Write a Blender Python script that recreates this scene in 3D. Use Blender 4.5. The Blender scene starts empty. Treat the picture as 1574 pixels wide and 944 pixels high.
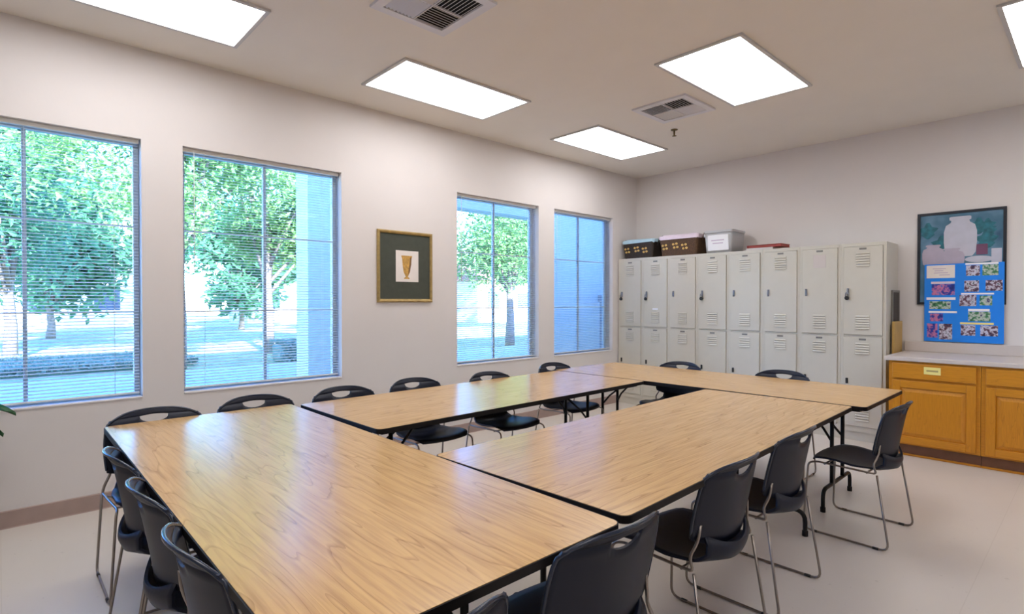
import bpy, bmesh, math, random
from mathutils import Vector, Matrix
R = math.radians
PI = math.pi
sc = bpy.context.scene
col = sc.collection
random.seed(7)

# ------------------------------------------------------------------ camera
F_PX, YAW, PITCH = 848.0, 0.8213, -0.0102
CAM = Vector((4.449, 0.0, 1.3524))
fw0 = Vector((-math.sin(YAW), math.cos(YAW), 0)); rt = Vector((math.cos(YAW), math.sin(YAW), 0)); up0 = Vector((0, 0, 1))
fw = fw0*math.cos(PITCH) + up0*math.sin(PITCH); up = up0*math.cos(PITCH) - fw0*math.sin(PITCH)
cd = bpy.data.cameras.new('camera'); cam = bpy.data.objects.new('camera', cd); col.objects.link(cam)
cd.sensor_width = 36.0; cd.lens = F_PX/1574*36.0; cd.clip_start = .05; cd.clip_end = 400
cam.matrix_world = Matrix(((rt.x, up.x, -fw.x, CAM.x), (rt.y, up.y, -fw.y, CAM.y), (rt.z, up.z, -fw.z, CAM.z), (0, 0, 0, 1)))
sc.camera = cam

# ------------------------------------------------------------------ sky, sun, exposure
SUN_EL, SKY_STRENGTH, SUN_STRENGTH, LAMP = 22, 2.8, 30.0, 8.6
w = bpy.data.worlds.new('sky'); sc.world = w; w.use_nodes = True
nt = w.node_tree; nt.nodes.clear()
o_ = nt.nodes.new('ShaderNodeOutputWorld'); b_ = nt.nodes.new('ShaderNodeBackground')
s_ = nt.nodes.new('ShaderNodeTexSky'); s_.sky_type = 'NISHITA'; s_.sun_disc = False
s_.sun_elevation = R(SUN_EL); s_.sun_rotation = R(80); s_.air_density = 1.0; s_.dust_density = .6; s_.ozone_density = 3.0
h_ = nt.nodes.new('ShaderNodeHueSaturation'); h_.inputs['Saturation'].default_value = 1.3; h_.inputs['Hue'].default_value = .515
nt.links.new(s_.outputs[0], h_.inputs['Color']); nt.links.new(h_.outputs[0], b_.inputs[0]); nt.links.new(b_.outputs[0], o_.inputs[0])
b_.inputs[1].default_value = SKY_STRENGTH
sl = bpy.data.lights.new('sun', 'SUN'); sl.energy = SUN_STRENGTH; sl.angle = R(.6); sl.color = (1, .96, .88)
so = bpy.data.objects.new('sun', sl); col.objects.link(so)
sd = Vector((math.cos(R(SUN_EL))*math.cos(R(-12)), math.cos(R(SUN_EL))*math.sin(R(-12)), math.sin(R(SUN_EL))))
so.rotation_euler = sd.to_track_quat('Z', 'Y').to_euler(); so.location = (8, -3, 14)
vs = sc.view_settings
vs.view_transform = 'Standard'; vs.look = 'None'; vs.gamma = 1; vs.use_curve_mapping = False; vs.exposure = 0.0

# ------------------------------------------------------------------ helpers
def tag(o, label=None, cat=None, group=None, kind=None):
    if label: o['label'] = label
    if cat: o['category'] = cat
    if group: o['group'] = group
    if kind: o['kind'] = kind
    return o
def empty(name, loc=(0, 0, 0), rz=0, **k):
    o = bpy.data.objects.new(name, None); col.objects.link(o)
    o.empty_display_size = .1; o.location = loc; o.rotation_euler = (0, 0, rz)
    return tag(o, **k)
def inst(name, data, parent=None, loc=(0, 0, 0), rot=(0, 0, 0), scale=None, **k):
    o = bpy.data.objects.new(name, data); col.objects.link(o)
    o.parent = parent; o.location = loc; o.rotation_euler = rot
    if scale: o.scale = scale
    return tag(o, **k)
def copy_tree(o, parent=None):
    c = o.copy(); col.objects.link(c); c.parent = parent
    for ch in o.children: copy_tree(ch, c)
    return c
class MB:
    def __init__(s): s.v = []; s.f = []; s.sm = []
    def quad(s, a, b, c, d, sm=False):
        n = len(s.v); s.v += [a, b, c, d]; s.f.append((n, n+1, n+2, n+3)); s.sm.append(sm); return s
    def box(s, x0, x1, y0, y1, z0, z1):
        n = len(s.v)
        s.v += [(x, y, z) for z in (z0, z1) for y in (y0, y1) for x in (x0, x1)]
        for q in ((0, 2, 3, 1), (4, 5, 7, 6), (0, 1, 5, 4), (2, 6, 7, 3), (0, 4, 6, 2), (1, 3, 7, 5)):
            s.f.append(tuple(n+i for i in q)); s.sm.append(False)
        return s
    def obox(s, c, ax, ay, az, hx, hy, hz):
        c, ax, ay, az = Vector(c), Vector(ax).normalized(), Vector(ay).normalized(), Vector(az).normalized(); n = len(s.v)
        s.v += [tuple(c+ax*hx*i+ay*hy*j+az*hz*k) for k in (-1, 1) for j in (-1, 1) for i in (-1, 1)]
        for q in ((0, 2, 3, 1), (4, 5, 7, 6), (0, 1, 5, 4), (2, 6, 7, 3), (0, 4, 6, 2), (1, 3, 7, 5)):
            s.f.append(tuple(n+i for i in q)); s.sm.append(False)
        return s
    def bbox(s, x0, x1, y0, y1, z0, z1, bev=.004, seg=2):
        bm = bmesh.new(); bmesh.ops.create_cube(bm, size=1)
        for v in bm.verts: v.co = Vector(((x0+x1)/2+v.co.x*(x1-x0), (y0+y1)/2+v.co.y*(y1-y0), (z0+z1)/2+v.co.z*(z1-z0)))
        bmesh.ops.bevel(bm, geom=bm.edges[:], offset=bev, segments=seg, affect='EDGES', profile=.5)
        s.add_bm(bm); bm.free(); return s
    def add_bm(s, bm, sm=False):
        n = len(s.v); bm.verts.index_update(); s.v += [tuple(v.co) for v in bm.verts]
        for f in bm.faces: s.f.append(tuple(n+v.index for v in f.verts)); s.sm.append(sm)
    def prism(s, pts, z0, z1, axis='z'):
        def P(p, h): return {'z': (p[0], p[1], h), 'y': (p[0], h, p[1]), 'x': (h, p[0], p[1])}[axis]
        n = len(s.v); k = len(pts)
        s.v += [P(p, z0) for p in pts]+[P(p, z1) for p in pts]
        s.f += [tuple(n+i for i in reversed(range(k))), tuple(n+k+i for i in range(k))]; s.sm += [False, False]
        for i in range(k):
            j = (i+1) % k; s.f.append((n+i, n+j, n+k+j, n+k+i)); s.sm.append(False)
        return s
    def tube(s, path, r, seg=8, cap=True, closed=False):
        P = [Vector(p) for p in path]; n0 = len(s.v); m = len(P)
        rr = r if isinstance(r, (list, tuple)) else [r]*m
        T = []
        for i in range(m):
            if closed: t = P[(i+1) % m]-P[i-1]
            else: t = P[min(i+1, m-1)]-P[max(i-1, 0)]
            T.append(t.normalized())
        a = Vector((0, 0, 1)) if abs(T[0].z) < .9 else Vector((1, 0, 0))
        N = (a-T[0]*a.dot(T[0])).normalized()
        for i in range(m):
            N = (N-T[i]*N.dot(T[i])).normalized(); B = T[i].cross(N)
            for k in range(seg):
                an = 2*PI*k/seg; s.v.append(tuple(P[i]+(N*math.cos(an)+B*math.sin(an))*rr[i]))
        for i in range(m if closed else m-1):
            i2 = (i+1) % m
            for k in range(seg):
                k2 = (k+1) % seg
                s.f.append((n0+i*seg+k, n0+i*seg+k2, n0+i2*seg+k2, n0+i2*seg+k)); s.sm.append(True)
        if cap and not closed:
            s.f.append(tuple(n0+k for k in reversed(range(seg)))); s.sm.append(False)
            s.f.append(tuple(n0+(m-1)*seg+k for k in range(seg))); s.sm.append(False)
        return s
    def lathe(s, prof, c=(0, 0, 0), seg=16):
        n0 = len(s.v); m = len(prof)
        for r, z in prof:
            for k in range(seg):
                a = 2*PI*k/seg; s.v.append((c[0]+r*math.cos(a), c[1]+r*math.sin(a), c[2]+z))
        for i in range(m-1):
            for k in range(seg):
                k2 = (k+1) % seg; s.f.append((n0+i*seg+k, n0+i*seg+k2, n0+(i+1)*seg+k2, n0+(i+1)*seg+k)); s.sm.append(True)
        s.f.append(tuple(n0+k for k in reversed(range(seg)))); s.sm.append(False)
        s.f.append(tuple(n0+(m-1)*seg+k for k in range(seg))); s.sm.append(False)
        return s
    def ring(s, x0, x1, y0, y1, wd, h0, h1, axis='z'):
        """rectangular frame of four mitred sides, lying across `axis`"""
        def P(a, b, h): return {'z': (a, b, h), 'y': (a, h, b), 'x': (h, a, b)}[axis]
        o = [(x0, y0), (x1, y0), (x1, y1), (x0, y1)]; i = [(x0+wd, y0+wd), (x1-wd, y0+wd), (x1-wd, y1-wd), (x0+wd, y1-wd)]
        n = len(s.v)
        s.v += [P(*p, h0) for p in o]+[P(*p, h0) for p in i]+[P(*p, h1) for p in o]+[P(*p, h1) for p in i]
        for k in range(4):
            j = (k+1) % 4
            for q in ((k, j, 4+j, 4+k), (8+k, 12+k, 12+j, 8+j), (k, 8+k, 8+j, j), (4+k, 4+j, 12+j, 12+k)):
                s.f.append(tuple(n+t for t in q)); s.sm.append(False)
        return s
    def data(s, name, mat, merge=False):
        me = bpy.data.meshes.new(name); me.from_pydata(s.v, [], s.f)
        for p, q in zip(me.polygons, s.sm): p.use_smooth = q
        bm = bmesh.new(); bm.from_mesh(me)
        if merge: bmesh.ops.remove_doubles(bm, verts=bm.verts, dist=1e-5)
        bmesh.ops.recalc_face_normals(bm, faces=bm.faces[:]); bm.to_mesh(me); bm.free()
        me.materials.append(mat); return me
    def build(s, name, mat, parent=None, merge=False, **k):
        return inst(name, s.data(name, mat, merge), parent, **k)
def shell(fn, nu, nv, th, skip=None):
    """two-sided curved sheet from fn(i, j) with real thickness"""
    mb = MB(); V = [[Vector(fn(i, j)) for j in range(nv)] for i in range(nu)]
    N = [[None]*nv for _ in range(nu)]
    for i in range(nu):
        for j in range(nv):
            a = V[min(i+1, nu-1)][j]-V[max(i-1, 0)][j]; b = V[i][min(j+1, nv-1)]-V[i][max(j-1, 0)]
            n = a.cross(b); N[i][j] = n.normalized() if n.length > 1e-9 else Vector((0, 0, 1))
    for sgn in (1, -1):
        for i in range(nu):
            for j in range(nv): mb.v.append(tuple(V[i][j]+N[i][j]*th/2*sgn))
    K = nu*nv; ix = lambda s_, i, j: s_*K+i*nv+j
    cells = {(i, j) for i in range(nu-1) for j in range(nv-1) if not (skip and skip(i, j))}
    for (i, j) in cells:
        mb.f.append((ix(0, i, j), ix(0, i+1, j), ix(0, i+1, j+1), ix(0, i, j+1))); mb.sm.append(True)
        mb.f.append((ix(1, i, j), ix(1, i, j+1), ix(1, i+1, j+1), ix(1, i+1, j))); mb.sm.append(True)
        for di, dj, a, b in ((-1, 0, (i, j), (i, j+1)), (1, 0, (i+1, j+1), (i+1, j)), (0, -1, (i+1, j), (i, j)), (0, 1, (i, j+1), (i+1, j+1))):
            if (i+di, j+dj) not in cells:
                mb.f.append((ix(0, *a), ix(0, *b), ix(1, *b), ix(1, *a))); mb.sm.append(False)
    return mb
def fillet(path, r, n=5):
    P = [Vector(p) for p in path]; out = [P[0]]
    for i in range(1, len(P)-1):
        a, b, c = P[i-1], P[i], P[i+1]; d1 = (a-b); d2 = (c-b)
        rr = min(r, d1.length*.48, d2.length*.48); p1 = b+d1.normalized()*rr; p2 = b+d2.normalized()*rr
        for k in range(n+1):
            t = k/n; out.append(p1*(1-t)**2+b*2*t*(1-t)+p2*t*t)
    out.append(P[-1]); return out
def rrect(x0, x1, y0, y1, r, n=6):
    pts = []
    for cx, cy, a0 in ((x1-r, y0+r, -90), (x1-r, y1-r, 0), (x0+r, y1-r, 90), (x0+r, y0+r, 180)):
        for k in range(n+1):
            a = R(a0+90*k/n); pts.append((cx+r*math.cos(a), cy+r*math.sin(a)))
    return pts

# ------------------------------------------------------------------ materials
def lin(c):
    return tuple(((x/255)/12.92 if x/255 <= .04045 else ((x/255+.055)/1.055)**2.4) for x in c)
def mat(name, rgb, rough=.6, metal=0, var=.06, scale=14, bump=0, bscale=120, spec=.5, coat=0, emit=0, trans=0, stretch=None):
    m = bpy.data.materials.new(name); m.use_nodes = True; n = m.node_tree.nodes; L = m.node_tree.links
    b = n['Principled BSDF']; c = lin(rgb)
    tc = n.new('ShaderNodeTexCoord'); mp = n.new('ShaderNodeMapping'); L.new(tc.outputs['Object'], mp.inputs[0])
    if stretch: mp.inputs['Scale'].default_value = stretch
    nz = n.new('ShaderNodeTexNoise'); nz.inputs['Scale'].default_value = scale; nz.inputs['Detail'].default_value = 4
    L.new(mp.outputs[0], nz.inputs['Vector'])
    rp = n.new('ShaderNodeValToRGB'); rp.color_ramp.elements[0].position = .3; rp.color_ramp.elements[1].position = .7
    rp.color_ramp.elements[0].color = (*[max(0, x*(1-var)) for x in c], 1); rp.color_ramp.elements[1].color = (*[min(1, x*(1+var)) for x in c], 1)
    L.new(nz.outputs[0], rp.inputs[0]); L.new(rp.outputs[0], b.inputs['Base Color'])
    b.inputs['Roughness'].default_value = rough; b.inputs['Metallic'].default_value = metal; b.inputs['Specular IOR Level'].default_value = spec
    b.inputs['Coat Weight'].default_value = coat; b.inputs['Coat Roughness'].default_value = .12
    if bump:
        n2 = n.new('ShaderNodeTexNoise'); n2.inputs['Scale'].default_value = bscale; n2.inputs['Detail'].default_value = 3
        L.new(mp.outputs[0], n2.inputs['Vector'])
        bp = n.new('ShaderNodeBump'); bp.inputs['Strength'].default_value = bump; bp.inputs['Distance'].default_value = .002
        L.new(n2.outputs[0], bp.inputs['Height']); L.new(bp.outputs[0], b.inputs['Normal'])
    if emit:
        L.new(rp.outputs[0], b.inputs['Emission Color']); b.inputs['Emission Strength'].default_value = emit
    if trans:
        out = n['Material Output']; t = n.new('ShaderNodeBsdfTranslucent'); L.new(rp.outputs[0], t.inputs[0])
        mx = n.new('ShaderNodeMixShader'); mx.inputs[0].default_value = trans
        L.new(b.outputs[0], mx.inputs[1]); L.new(t.outputs[0], mx.inputs[2]); L.new(mx.outputs[0], out.inputs[0])
    return m
def wood(name, base, dark, rough, gscale=1.0, contrast=1.0, coat=0, spec=.5):
    """oak grain running along local X"""
    m = bpy.data.materials.new(name); m.use_nodes = True; n = m.node_tree.nodes; L = m.node_tree.links
    b = n['Principled BSDF']; tc = n.new('ShaderNodeTexCoord'); oi = n.new('ShaderNodeObjectInfo')
    ad = n.new('ShaderNodeVectorMath'); ad.operation = 'MULTIPLY_ADD'
    L.new(oi.outputs['Random'], ad.inputs[0]); ad.inputs[1].default_value = (7, 5, 3); L.new(tc.outputs['Object'], ad.inputs[2])
    # cathedral figure: distorted, very stretched bands
    mp = n.new('ShaderNodeMapping'); mp.inputs['Scale'].default_value = (.42*gscale, 4.0*gscale, 4.0*gscale); L.new(ad.outputs[0], mp.inputs[0])
    n1 = n.new('ShaderNodeTexNoise'); n1.inputs['Scale'].default_value = 1.6; n1.inputs['Detail'].default_value = 3; n1.inputs['Roughness'].default_value = .45
    L.new(mp.outputs[0], n1.inputs['Vector'])
    mu = n.new('ShaderNodeMath'); mu.operation = 'MULTIPLY'; mu.inputs[1].default_value = 15; L.new(n1.outputs[0], mu.inputs[0])
    fr = n.new('ShaderNodeMath'); fr.operation = 'FRACT'; L.new(mu.outputs[0], fr.inputs[0])
    r1 = n.new('ShaderNodeValToRGB'); e = r1.color_ramp.elements; e[0].position = 0; e[0].color = (1, 1, 1, 1); e[1].position = 1; e[1].color = (.25, .25, .25, 1)
    x = e.new(.12); x.color = (.0, .0, .0, 1); x = e.new(.35); x.color = (.1, .1, .1, 1)
    L.new(fr.outputs[0], r1.inputs[0])
    # fine pores
    mp2 = n.new('ShaderNodeMapping'); mp2.inputs['Scale'].default_value = (3*gscale, 60*gscale, 60*gscale); L.new(ad.outputs[0], mp2.inputs[0])
    n2 = n.new('ShaderNodeTexNoise'); n2.inputs['Scale'].default_value = 2; n2.inputs['Detail'].default_value = 5; L.new(mp2.outputs[0], n2.inputs['Vector'])
    r2 = n.new('ShaderNodeValToRGB'); r2.color_ramp.elements[0].position = .42; r2.color_ramp.elements[1].position = .72; L.new(n2.outputs[0], r2.inputs[0])
    mx = n.new('ShaderNodeMath'); mx.operation = 'MULTIPLY_ADD'; L.new(r2.outputs[0], mx.inputs[0]); mx.inputs[1].default_value = .45
    s1 = n.new('ShaderNodeMath'); s1.operation = 'MULTIPLY'; s1.inputs[1].default_value = .62; L.new(r1.outputs[0], s1.inputs[0]); L.new(s1.outputs[0], mx.inputs[2])
    sc_ = n.new('ShaderNodeMath'); sc_.operation = 'MULTIPLY'; sc_.inputs[1].default_value = contrast; sc_.use_clamp = True; L.new(mx.outputs[0], sc_.inputs[0])
    cm = n.new('ShaderNodeMix'); cm.data_type = 'RGBA'; cm.inputs['A'].default_value = (*lin(base), 1); cm.inputs['B'].default_value = (*lin(dark), 1)
    L.new(sc_.outputs[0], cm.inputs['Factor']); L.new(cm.outputs['Result'], b.inputs['Base Color'])
    b.inputs['Roughness'].default_value = rough; b.inputs['Coat Weight'].default_value = coat; b.inputs['Coat Roughness'].default_value = .1; b.inputs['Specular IOR Level'].default_value = spec
    return m
def glass_mat():
    m = bpy.data.materials.new('window_glass'); m.use_nodes = True; n = m.node_tree.nodes; L = m.node_tree.links
    n.remove(n['Principled BSDF']); t = n.new('ShaderNodeBsdfTransparent'); t.inputs[0].default_value = (.78, .88, 1, 1)
    g = n.new('ShaderNodeBsdfGlossy'); g.inputs['Roughness'].default_value = .02
    fz = n.new('ShaderNodeFresnel'); fz.inputs[0].default_value = 1.22; mx = n.new('ShaderNodeMixShader')
    L.new(fz.outputs[0], mx.inputs[0]); L.new(t.outputs[0], mx.inputs[1]); L.new(g.outputs[0], mx.inputs[2]); L.new(mx.outputs[0], n['Material Output'].inputs[0])
    return m
def photo_mat(name, cols, scale=9):
    m = bpy.data.materials.new(name); m.use_nodes = True; n = m.node_tree.nodes; L = m.node_tree.links; b = n['Principled BSDF']
    tc = n.new('ShaderNodeTexCoord'); oi = n.new('ShaderNodeObjectInfo'); nz = n.new('ShaderNodeTexNoise'); nz.noise_dimensions = '4D'
    mu = n.new('ShaderNodeMath'); mu.operation = 'MULTIPLY'; mu.inputs[1].default_value = 40; L.new(oi.outputs['Random'], mu.inputs[0]); L.new(mu.outputs[0], nz.inputs['W'])
    nz.inputs['Scale'].default_value = scale; nz.inputs['Detail'].default_value = 2; L.new(tc.outputs['Object'], nz.inputs['Vector'])
    r = n.new('ShaderNodeValToRGB'); r.color_ramp.interpolation = 'EASE'; e = r.color_ramp.elements
    e[0].position = .3; e[0].color = (*lin(cols[0]), 1); e[1].position = .7; e[1].color = (*lin(cols[-1]), 1)
    for k, c in enumerate(cols[1:-1]):
        x = e.new(.3+.4*(k+1)/(len(cols)-1)); x.color = (*lin(c), 1)
    L.new(nz.outputs[0], r.inputs[0]); L.new(r.outputs[0], b.inputs['Base Color']); b.inputs['Roughness'].default_value = .35
    return m

M = dict(
    wall=mat('wall_paint', (222, 216, 213), .75, var=.012, scale=3, bump=.15, bscale=60),
    ceil=mat('ceiling_paint', (231, 224, 214), .85, var=.012, scale=3, bump=.2, bscale=90),
    base=mat('vinyl_baseboard', (166, 144, 136), .55, var=.04),
    stucco=mat('stucco', (228, 224, 214), .9, var=.05, bump=.5, bscale=200),
    white=mat('white_metal_paint', (228, 228, 224), .4, var=.01),
    vinyl=mat('window_vinyl', (206, 210, 208), .45, var=.015),
    slat=mat('blind_slat', (226, 232, 234), .45, var=.01, trans=.25),
    cord=mat('blind_cord', (220, 222, 220), .8, var=.02),
    glass=glass_mat(),
    lamp=mat('lit_diffuser', (252, 251, 253), .5, var=.0, emit=LAMP),
    lampf=mat('lamp_trim', (198, 196, 194), .45, var=.02),
    ventw=mat('vent_enamel', (218, 216, 220), .45, var=.02),
    dark=mat('painted_duct_shade', (34, 33, 34), .9, var=.1),
    brass=mat('sprinkler_brass', (120, 104, 74), .35, metal=.9),
    oak=wood('oak_laminate', (217, 174, 114), (150, 104, 62), .2, .8, .9),
    blackedge=mat('black_edge_moulding', (20, 15, 15), .6, var=.1, spec=.25),
    blacksteel=mat('black_steel', (14, 14, 16), .45, var=.1, spec=.3),
    plastic=mat('chair_plastic', (15, 20, 38), .45, var=.05, bump=.05, bscale=400, spec=.32),
    rim=mat('chair_rim_lit_plastic', (34, 42, 60), .22, var=.05),  # chair plastic made paler and bluer: window light painted into the rim
    rod=mat('chair_rod_steel', (150, 141, 134), .3, metal=.9, var=.05),
    foot=mat('rod_glide', (40, 38, 36), .6),
    locker=mat('locker_enamel', (204, 199, 186), .42, var=.012),
    lockgap=mat('locker_gap_enamel', (120, 114, 104), .6, var=.03),
    steel=mat('brushed_steel', (158, 162, 172), .35, metal=.85, var=.06),
    plate=mat('number_plate', (128, 126, 122), .4, metal=.3, var=.1),
    lockblk=mat('padlock_black', (38, 40, 44), .35, var=.1),
    cab=wood('honey_oak', (208, 140, 36), (164, 98, 20), .32, 1.6, .7),
    toe=mat('toe_kick', (122, 84, 62), .6, var=.08),
    counter=mat('counter_laminate', (206, 196, 190), .35, var=.03, scale=300),
    paper=mat('white_paper', (240, 240, 244), .8, var=.01),
    label=mat('yellow_label', (240, 226, 140), .7, var=.03),
    ink=mat('faded_ink', (200, 184, 204), .8, var=.02),
    ink2=mat('dark_ink', (176, 160, 104), .8, var=.05),
    gold=mat('gilt_frame', (176, 150, 96), .35, metal=.45, var=.16, scale=30),
    matb=mat('green_mount_board', (68, 72, 62), .8, var=.08, scale=20),
    goblet=mat('printed_goblet', (196, 152, 76), .7, var=.3, scale=40),
    gobletd=mat('printed_goblet_shadow_side', (128, 92, 52), .7, var=.2, scale=40),
    cream=mat('print_paper', (234, 226, 220), .8, var=.02),
    pframe=mat('black_poster_frame', (22, 26, 38), .35, var=.1),
    pbg=photo_mat('poster_print_background', [(44, 78, 110), (70, 112, 136), (92, 130, 158), (140, 150, 184)], 5),
    pjar=mat('printed_white_jar', (190, 190, 204), .5, var=.06, scale=12),
    pjar2=mat('printed_pink_jar', (176, 168, 186), .5, var=.06, scale=12),
    pred=mat('printed_maroon_pot', (112, 70, 100), .5, var=.1),
    pleaf=mat('printed_foliage', (34, 104, 118), .5, var=.35, scale=30),
    blue=mat('blue_poster_board', (16, 132, 236), .6, var=.02),
    ph1=photo_mat('snapshot_crowd', [(30, 34, 74), (104, 72, 88), (206, 204, 222), (70, 84, 86)], 40),
    ph2=photo_mat('snapshot_park', [(40, 80, 60), (70, 130, 90), (190, 200, 190), (60, 60, 110)], 30),
    ph3=photo_mat('snapshot_blue', [(20, 40, 120), (40, 60, 160), (200, 120, 160), (60, 110, 200)], 25),
    wicker=mat('dark_wicker', (52, 42, 34), .6, var=.4, scale=90, bump=.8, bscale=160),
    wicker2=mat('brown_wicker', (84, 58, 34), .6, var=.5, scale=90, bump=.8, bscale=160),
    stud=mat('pale_gold_weave', (214, 176, 98), .5, var=.15),
    linb=mat('pale_blue_liner', (176, 206, 220), .85, var=.05),
    linp=mat('pale_pink_liner', (220, 204, 216), .85, var=.05),
    tote=mat('translucent_white_plastic', (212, 212, 214), .35, var=.02, trans=.3),
    red=mat('red_binder', (160, 60, 48), .5, var=.08),
    tan=mat('tan_board', (196, 160, 92), .55, var=.1, scale=6),
    charcoal=mat('charcoal_board', (58, 54, 50), .6, var=.1),
    leafp=mat('houseplant_leaf', (30, 92, 48), .4, var=.3, scale=20, trans=.2),
    pot=mat('glazed_pot', (92, 66, 54), .4, var=.1),
    soil=mat('soil', (52, 38, 28), .95, var=.3),
    lawn=mat('lawn_grass', (176, 176, 118), .95, var=.2, scale=2.0, bump=.6, bscale=60),
    conc=mat('concrete', (196, 192, 186), .9, var=.05, scale=4),
    hedge=mat('hedge_leaf', (140, 162, 140), .6, var=.35, scale=30, trans=.3),
    leaf1=mat('tree_leaf_bright', (140, 178, 104), .55, var=.35, scale=6, trans=.45),
    leaf2=mat('tree_leaf_deep', (98, 152, 108), .55, var=.35, scale=6, trans=.45),
    bark=mat('bark', (150, 132, 116), .95, var=.3, scale=20, bump=.8, bscale=40),
    house=mat('pale_house_wall', (226, 220, 206), .9, var=.03),
    roofm=mat('roof_tile', (150, 116, 96), .9, var=.15),
    hwin=mat('house_window', (70, 84, 100), .2, var=.1),
)
# floor: pale sheet vinyl with a few faint welded seams
def floor_mat():
    m = mat('vinyl_floor', (214, 205, 195), .3, var=.035, scale=1.3)
    n = m.node_tree.nodes; L = m.node_tree.links; b = n['Principled BSDF']
    tc = n.new('ShaderNodeTexCoord'); br = n.new('ShaderNodeTexBrick'); br.offset = 0
    br.inputs['Scale'].default_value = 1; br.inputs['Brick Width'].default_value = 2.015; br.inputs['Row Height'].default_value = 30; br.inputs['Mortar Size'].default_value = .002
    L.new(tc.outputs['Object'], br.inputs['Vector'])
    src = b.inputs['Base Color'].links[0].from_socket
    mx = n.new('ShaderNodeMix'); mx.data_type = 'RGBA'; mx.blend_type = 'MULTIPLY'; mx.inputs['B'].default_value = (.92, .91, .90, 1)
    L.new(br.outputs['Fac'], mx.inputs['Factor']); L.new(src, mx.inputs['A'])
    # scuff speckles
    sp = n.new('ShaderNodeTexNoise'); sp.inputs['Scale'].default_value = 26; sp.inputs['Detail'].default_value = 2; L.new(tc.outputs['Object'], sp.inputs['Vector'])
    r = n.new('ShaderNodeValToRGB'); r.color_ramp.elements[0].position = .7; r.color_ramp.elements[0].color = (1, 1, 1, 1); r.color_ramp.elements[1].position = .76; r.color_ramp.elements[1].color = (.86, .85, .84, 1)
    L.new(sp.outputs[0], r.inputs[0]); m2 = n.new('ShaderNodeMix'); m2.data_type = 'RGBA'; m2.blend_type = 'MULTIPLY'; m2.inputs['Factor'].default_value = 1
    L.new(mx.outputs['Result'], m2.inputs['A']); L.new(r.outputs[0], m2.inputs['B']); L.new(m2.outputs['Result'], b.inputs['Base Color'])
    return m
M['floor'] = floor_mat()

# ------------------------------------------------------------------ room shell
H, YB, XR, YF = 3.06, 6.51, 7.4, -3.4
TH = .16
ZB, ZT = .695, 2.452
WIN = [(-.476, .714), (.96, 2.15), (3.385, 4.56), (4.825, 5.965)]
S = dict(kind='structure')
MB().box(-TH, XR+TH, YF-TH, YB+TH, -.12, 0).build('floor', M['floor'], **S)
MB().box(-TH, XR+TH, YF-TH, YB+TH, H, H+.12).build('ceiling', M['ceil'], **S)
mb = MB(); mb.box(-TH, 0, YF-TH, YB+TH, 0, ZB); mb.box(-TH, 0, YF-TH, YB+TH, ZT, H)
ys = [YF-TH]+[y for a in WIN for y in a]+[YB+TH]
for k in range(0, len(ys), 2): mb.box(-TH, 0, ys[k], ys[k+1], ZB, ZT)
mb.build('wall_left', M['wall'], merge=True, **S)
MB().box(0, XR, YB, YB+TH, 0, H).build('wall_back', M['wall'], **S)
MB().box(XR, XR+TH, YF-TH, YB+TH, 0, H).build('wall_right', M['wall'], **S)
MB().box(0, XR, YF-TH, YF, 0, H).build('wall_front', M['wall'], **S)
mb = MB(); mb.prism([(0, 0), (.016, 0), (.012, .006), (.008, .1), (0, .104)], YF, 6.08, axis='y'); mb.build('baseboard_left', M['base'], **S)
MB().prism([(YF, 0), (YF+.016, 0), (YF+.01, .1), (YF, .104)], .02, XR, axis='x').build('baseboard_front', M['base'], **S)
MB().box(XR-.012, XR, YF, YB, 0, .104).build('baseboard_right', M['base'], **S)
MB().box(5.6, XR-.02, YB-.012, YB, 0, .104).build('baseboard_back', M['base'], **S)

# windows: vinyl frame, muntins, six panes and a sill
for i, (a, b) in enumerate(WIN):
    e = empty('window_%d' % (i+1), (0, 0, 0), **S)
    MB().ring(a+.002, b-.002, ZB+.002, ZT-.002, .03, -.15, -.105, axis='x').build('window_frame', M['vinyl'], e)
    ym = (a+b)/2; hz = (ZT-ZB)/3
    MB().box(-.142, -.112, ym-.011, ym+.011, ZB+.03, ZT-.03).build('mullion', M['vinyl'], e)
    for k in (1, 2):
        z = ZB+hz*k; MB().box(-.139, -.115, a+.03, b-.03, z-.006, z+.006).build('muntin', M['vinyl'], e)
    for k in range(3):
        for (p, q) in ((a+.03, ym-.011), (ym+.011, b-.03)):
            z0 = ZB+hz*k+.01; z1 = z0+hz-.02
            MB().box(-.130, -.126, p, q, max(z0, ZB+.03), min(z1, ZT-.03)).build('pane', M['glass'], e)
    MB().bbox(-.105, .006, a+.001, b-.001, ZB, ZB+.012, .003).build('window_sill', M['wall'], e)

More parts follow.
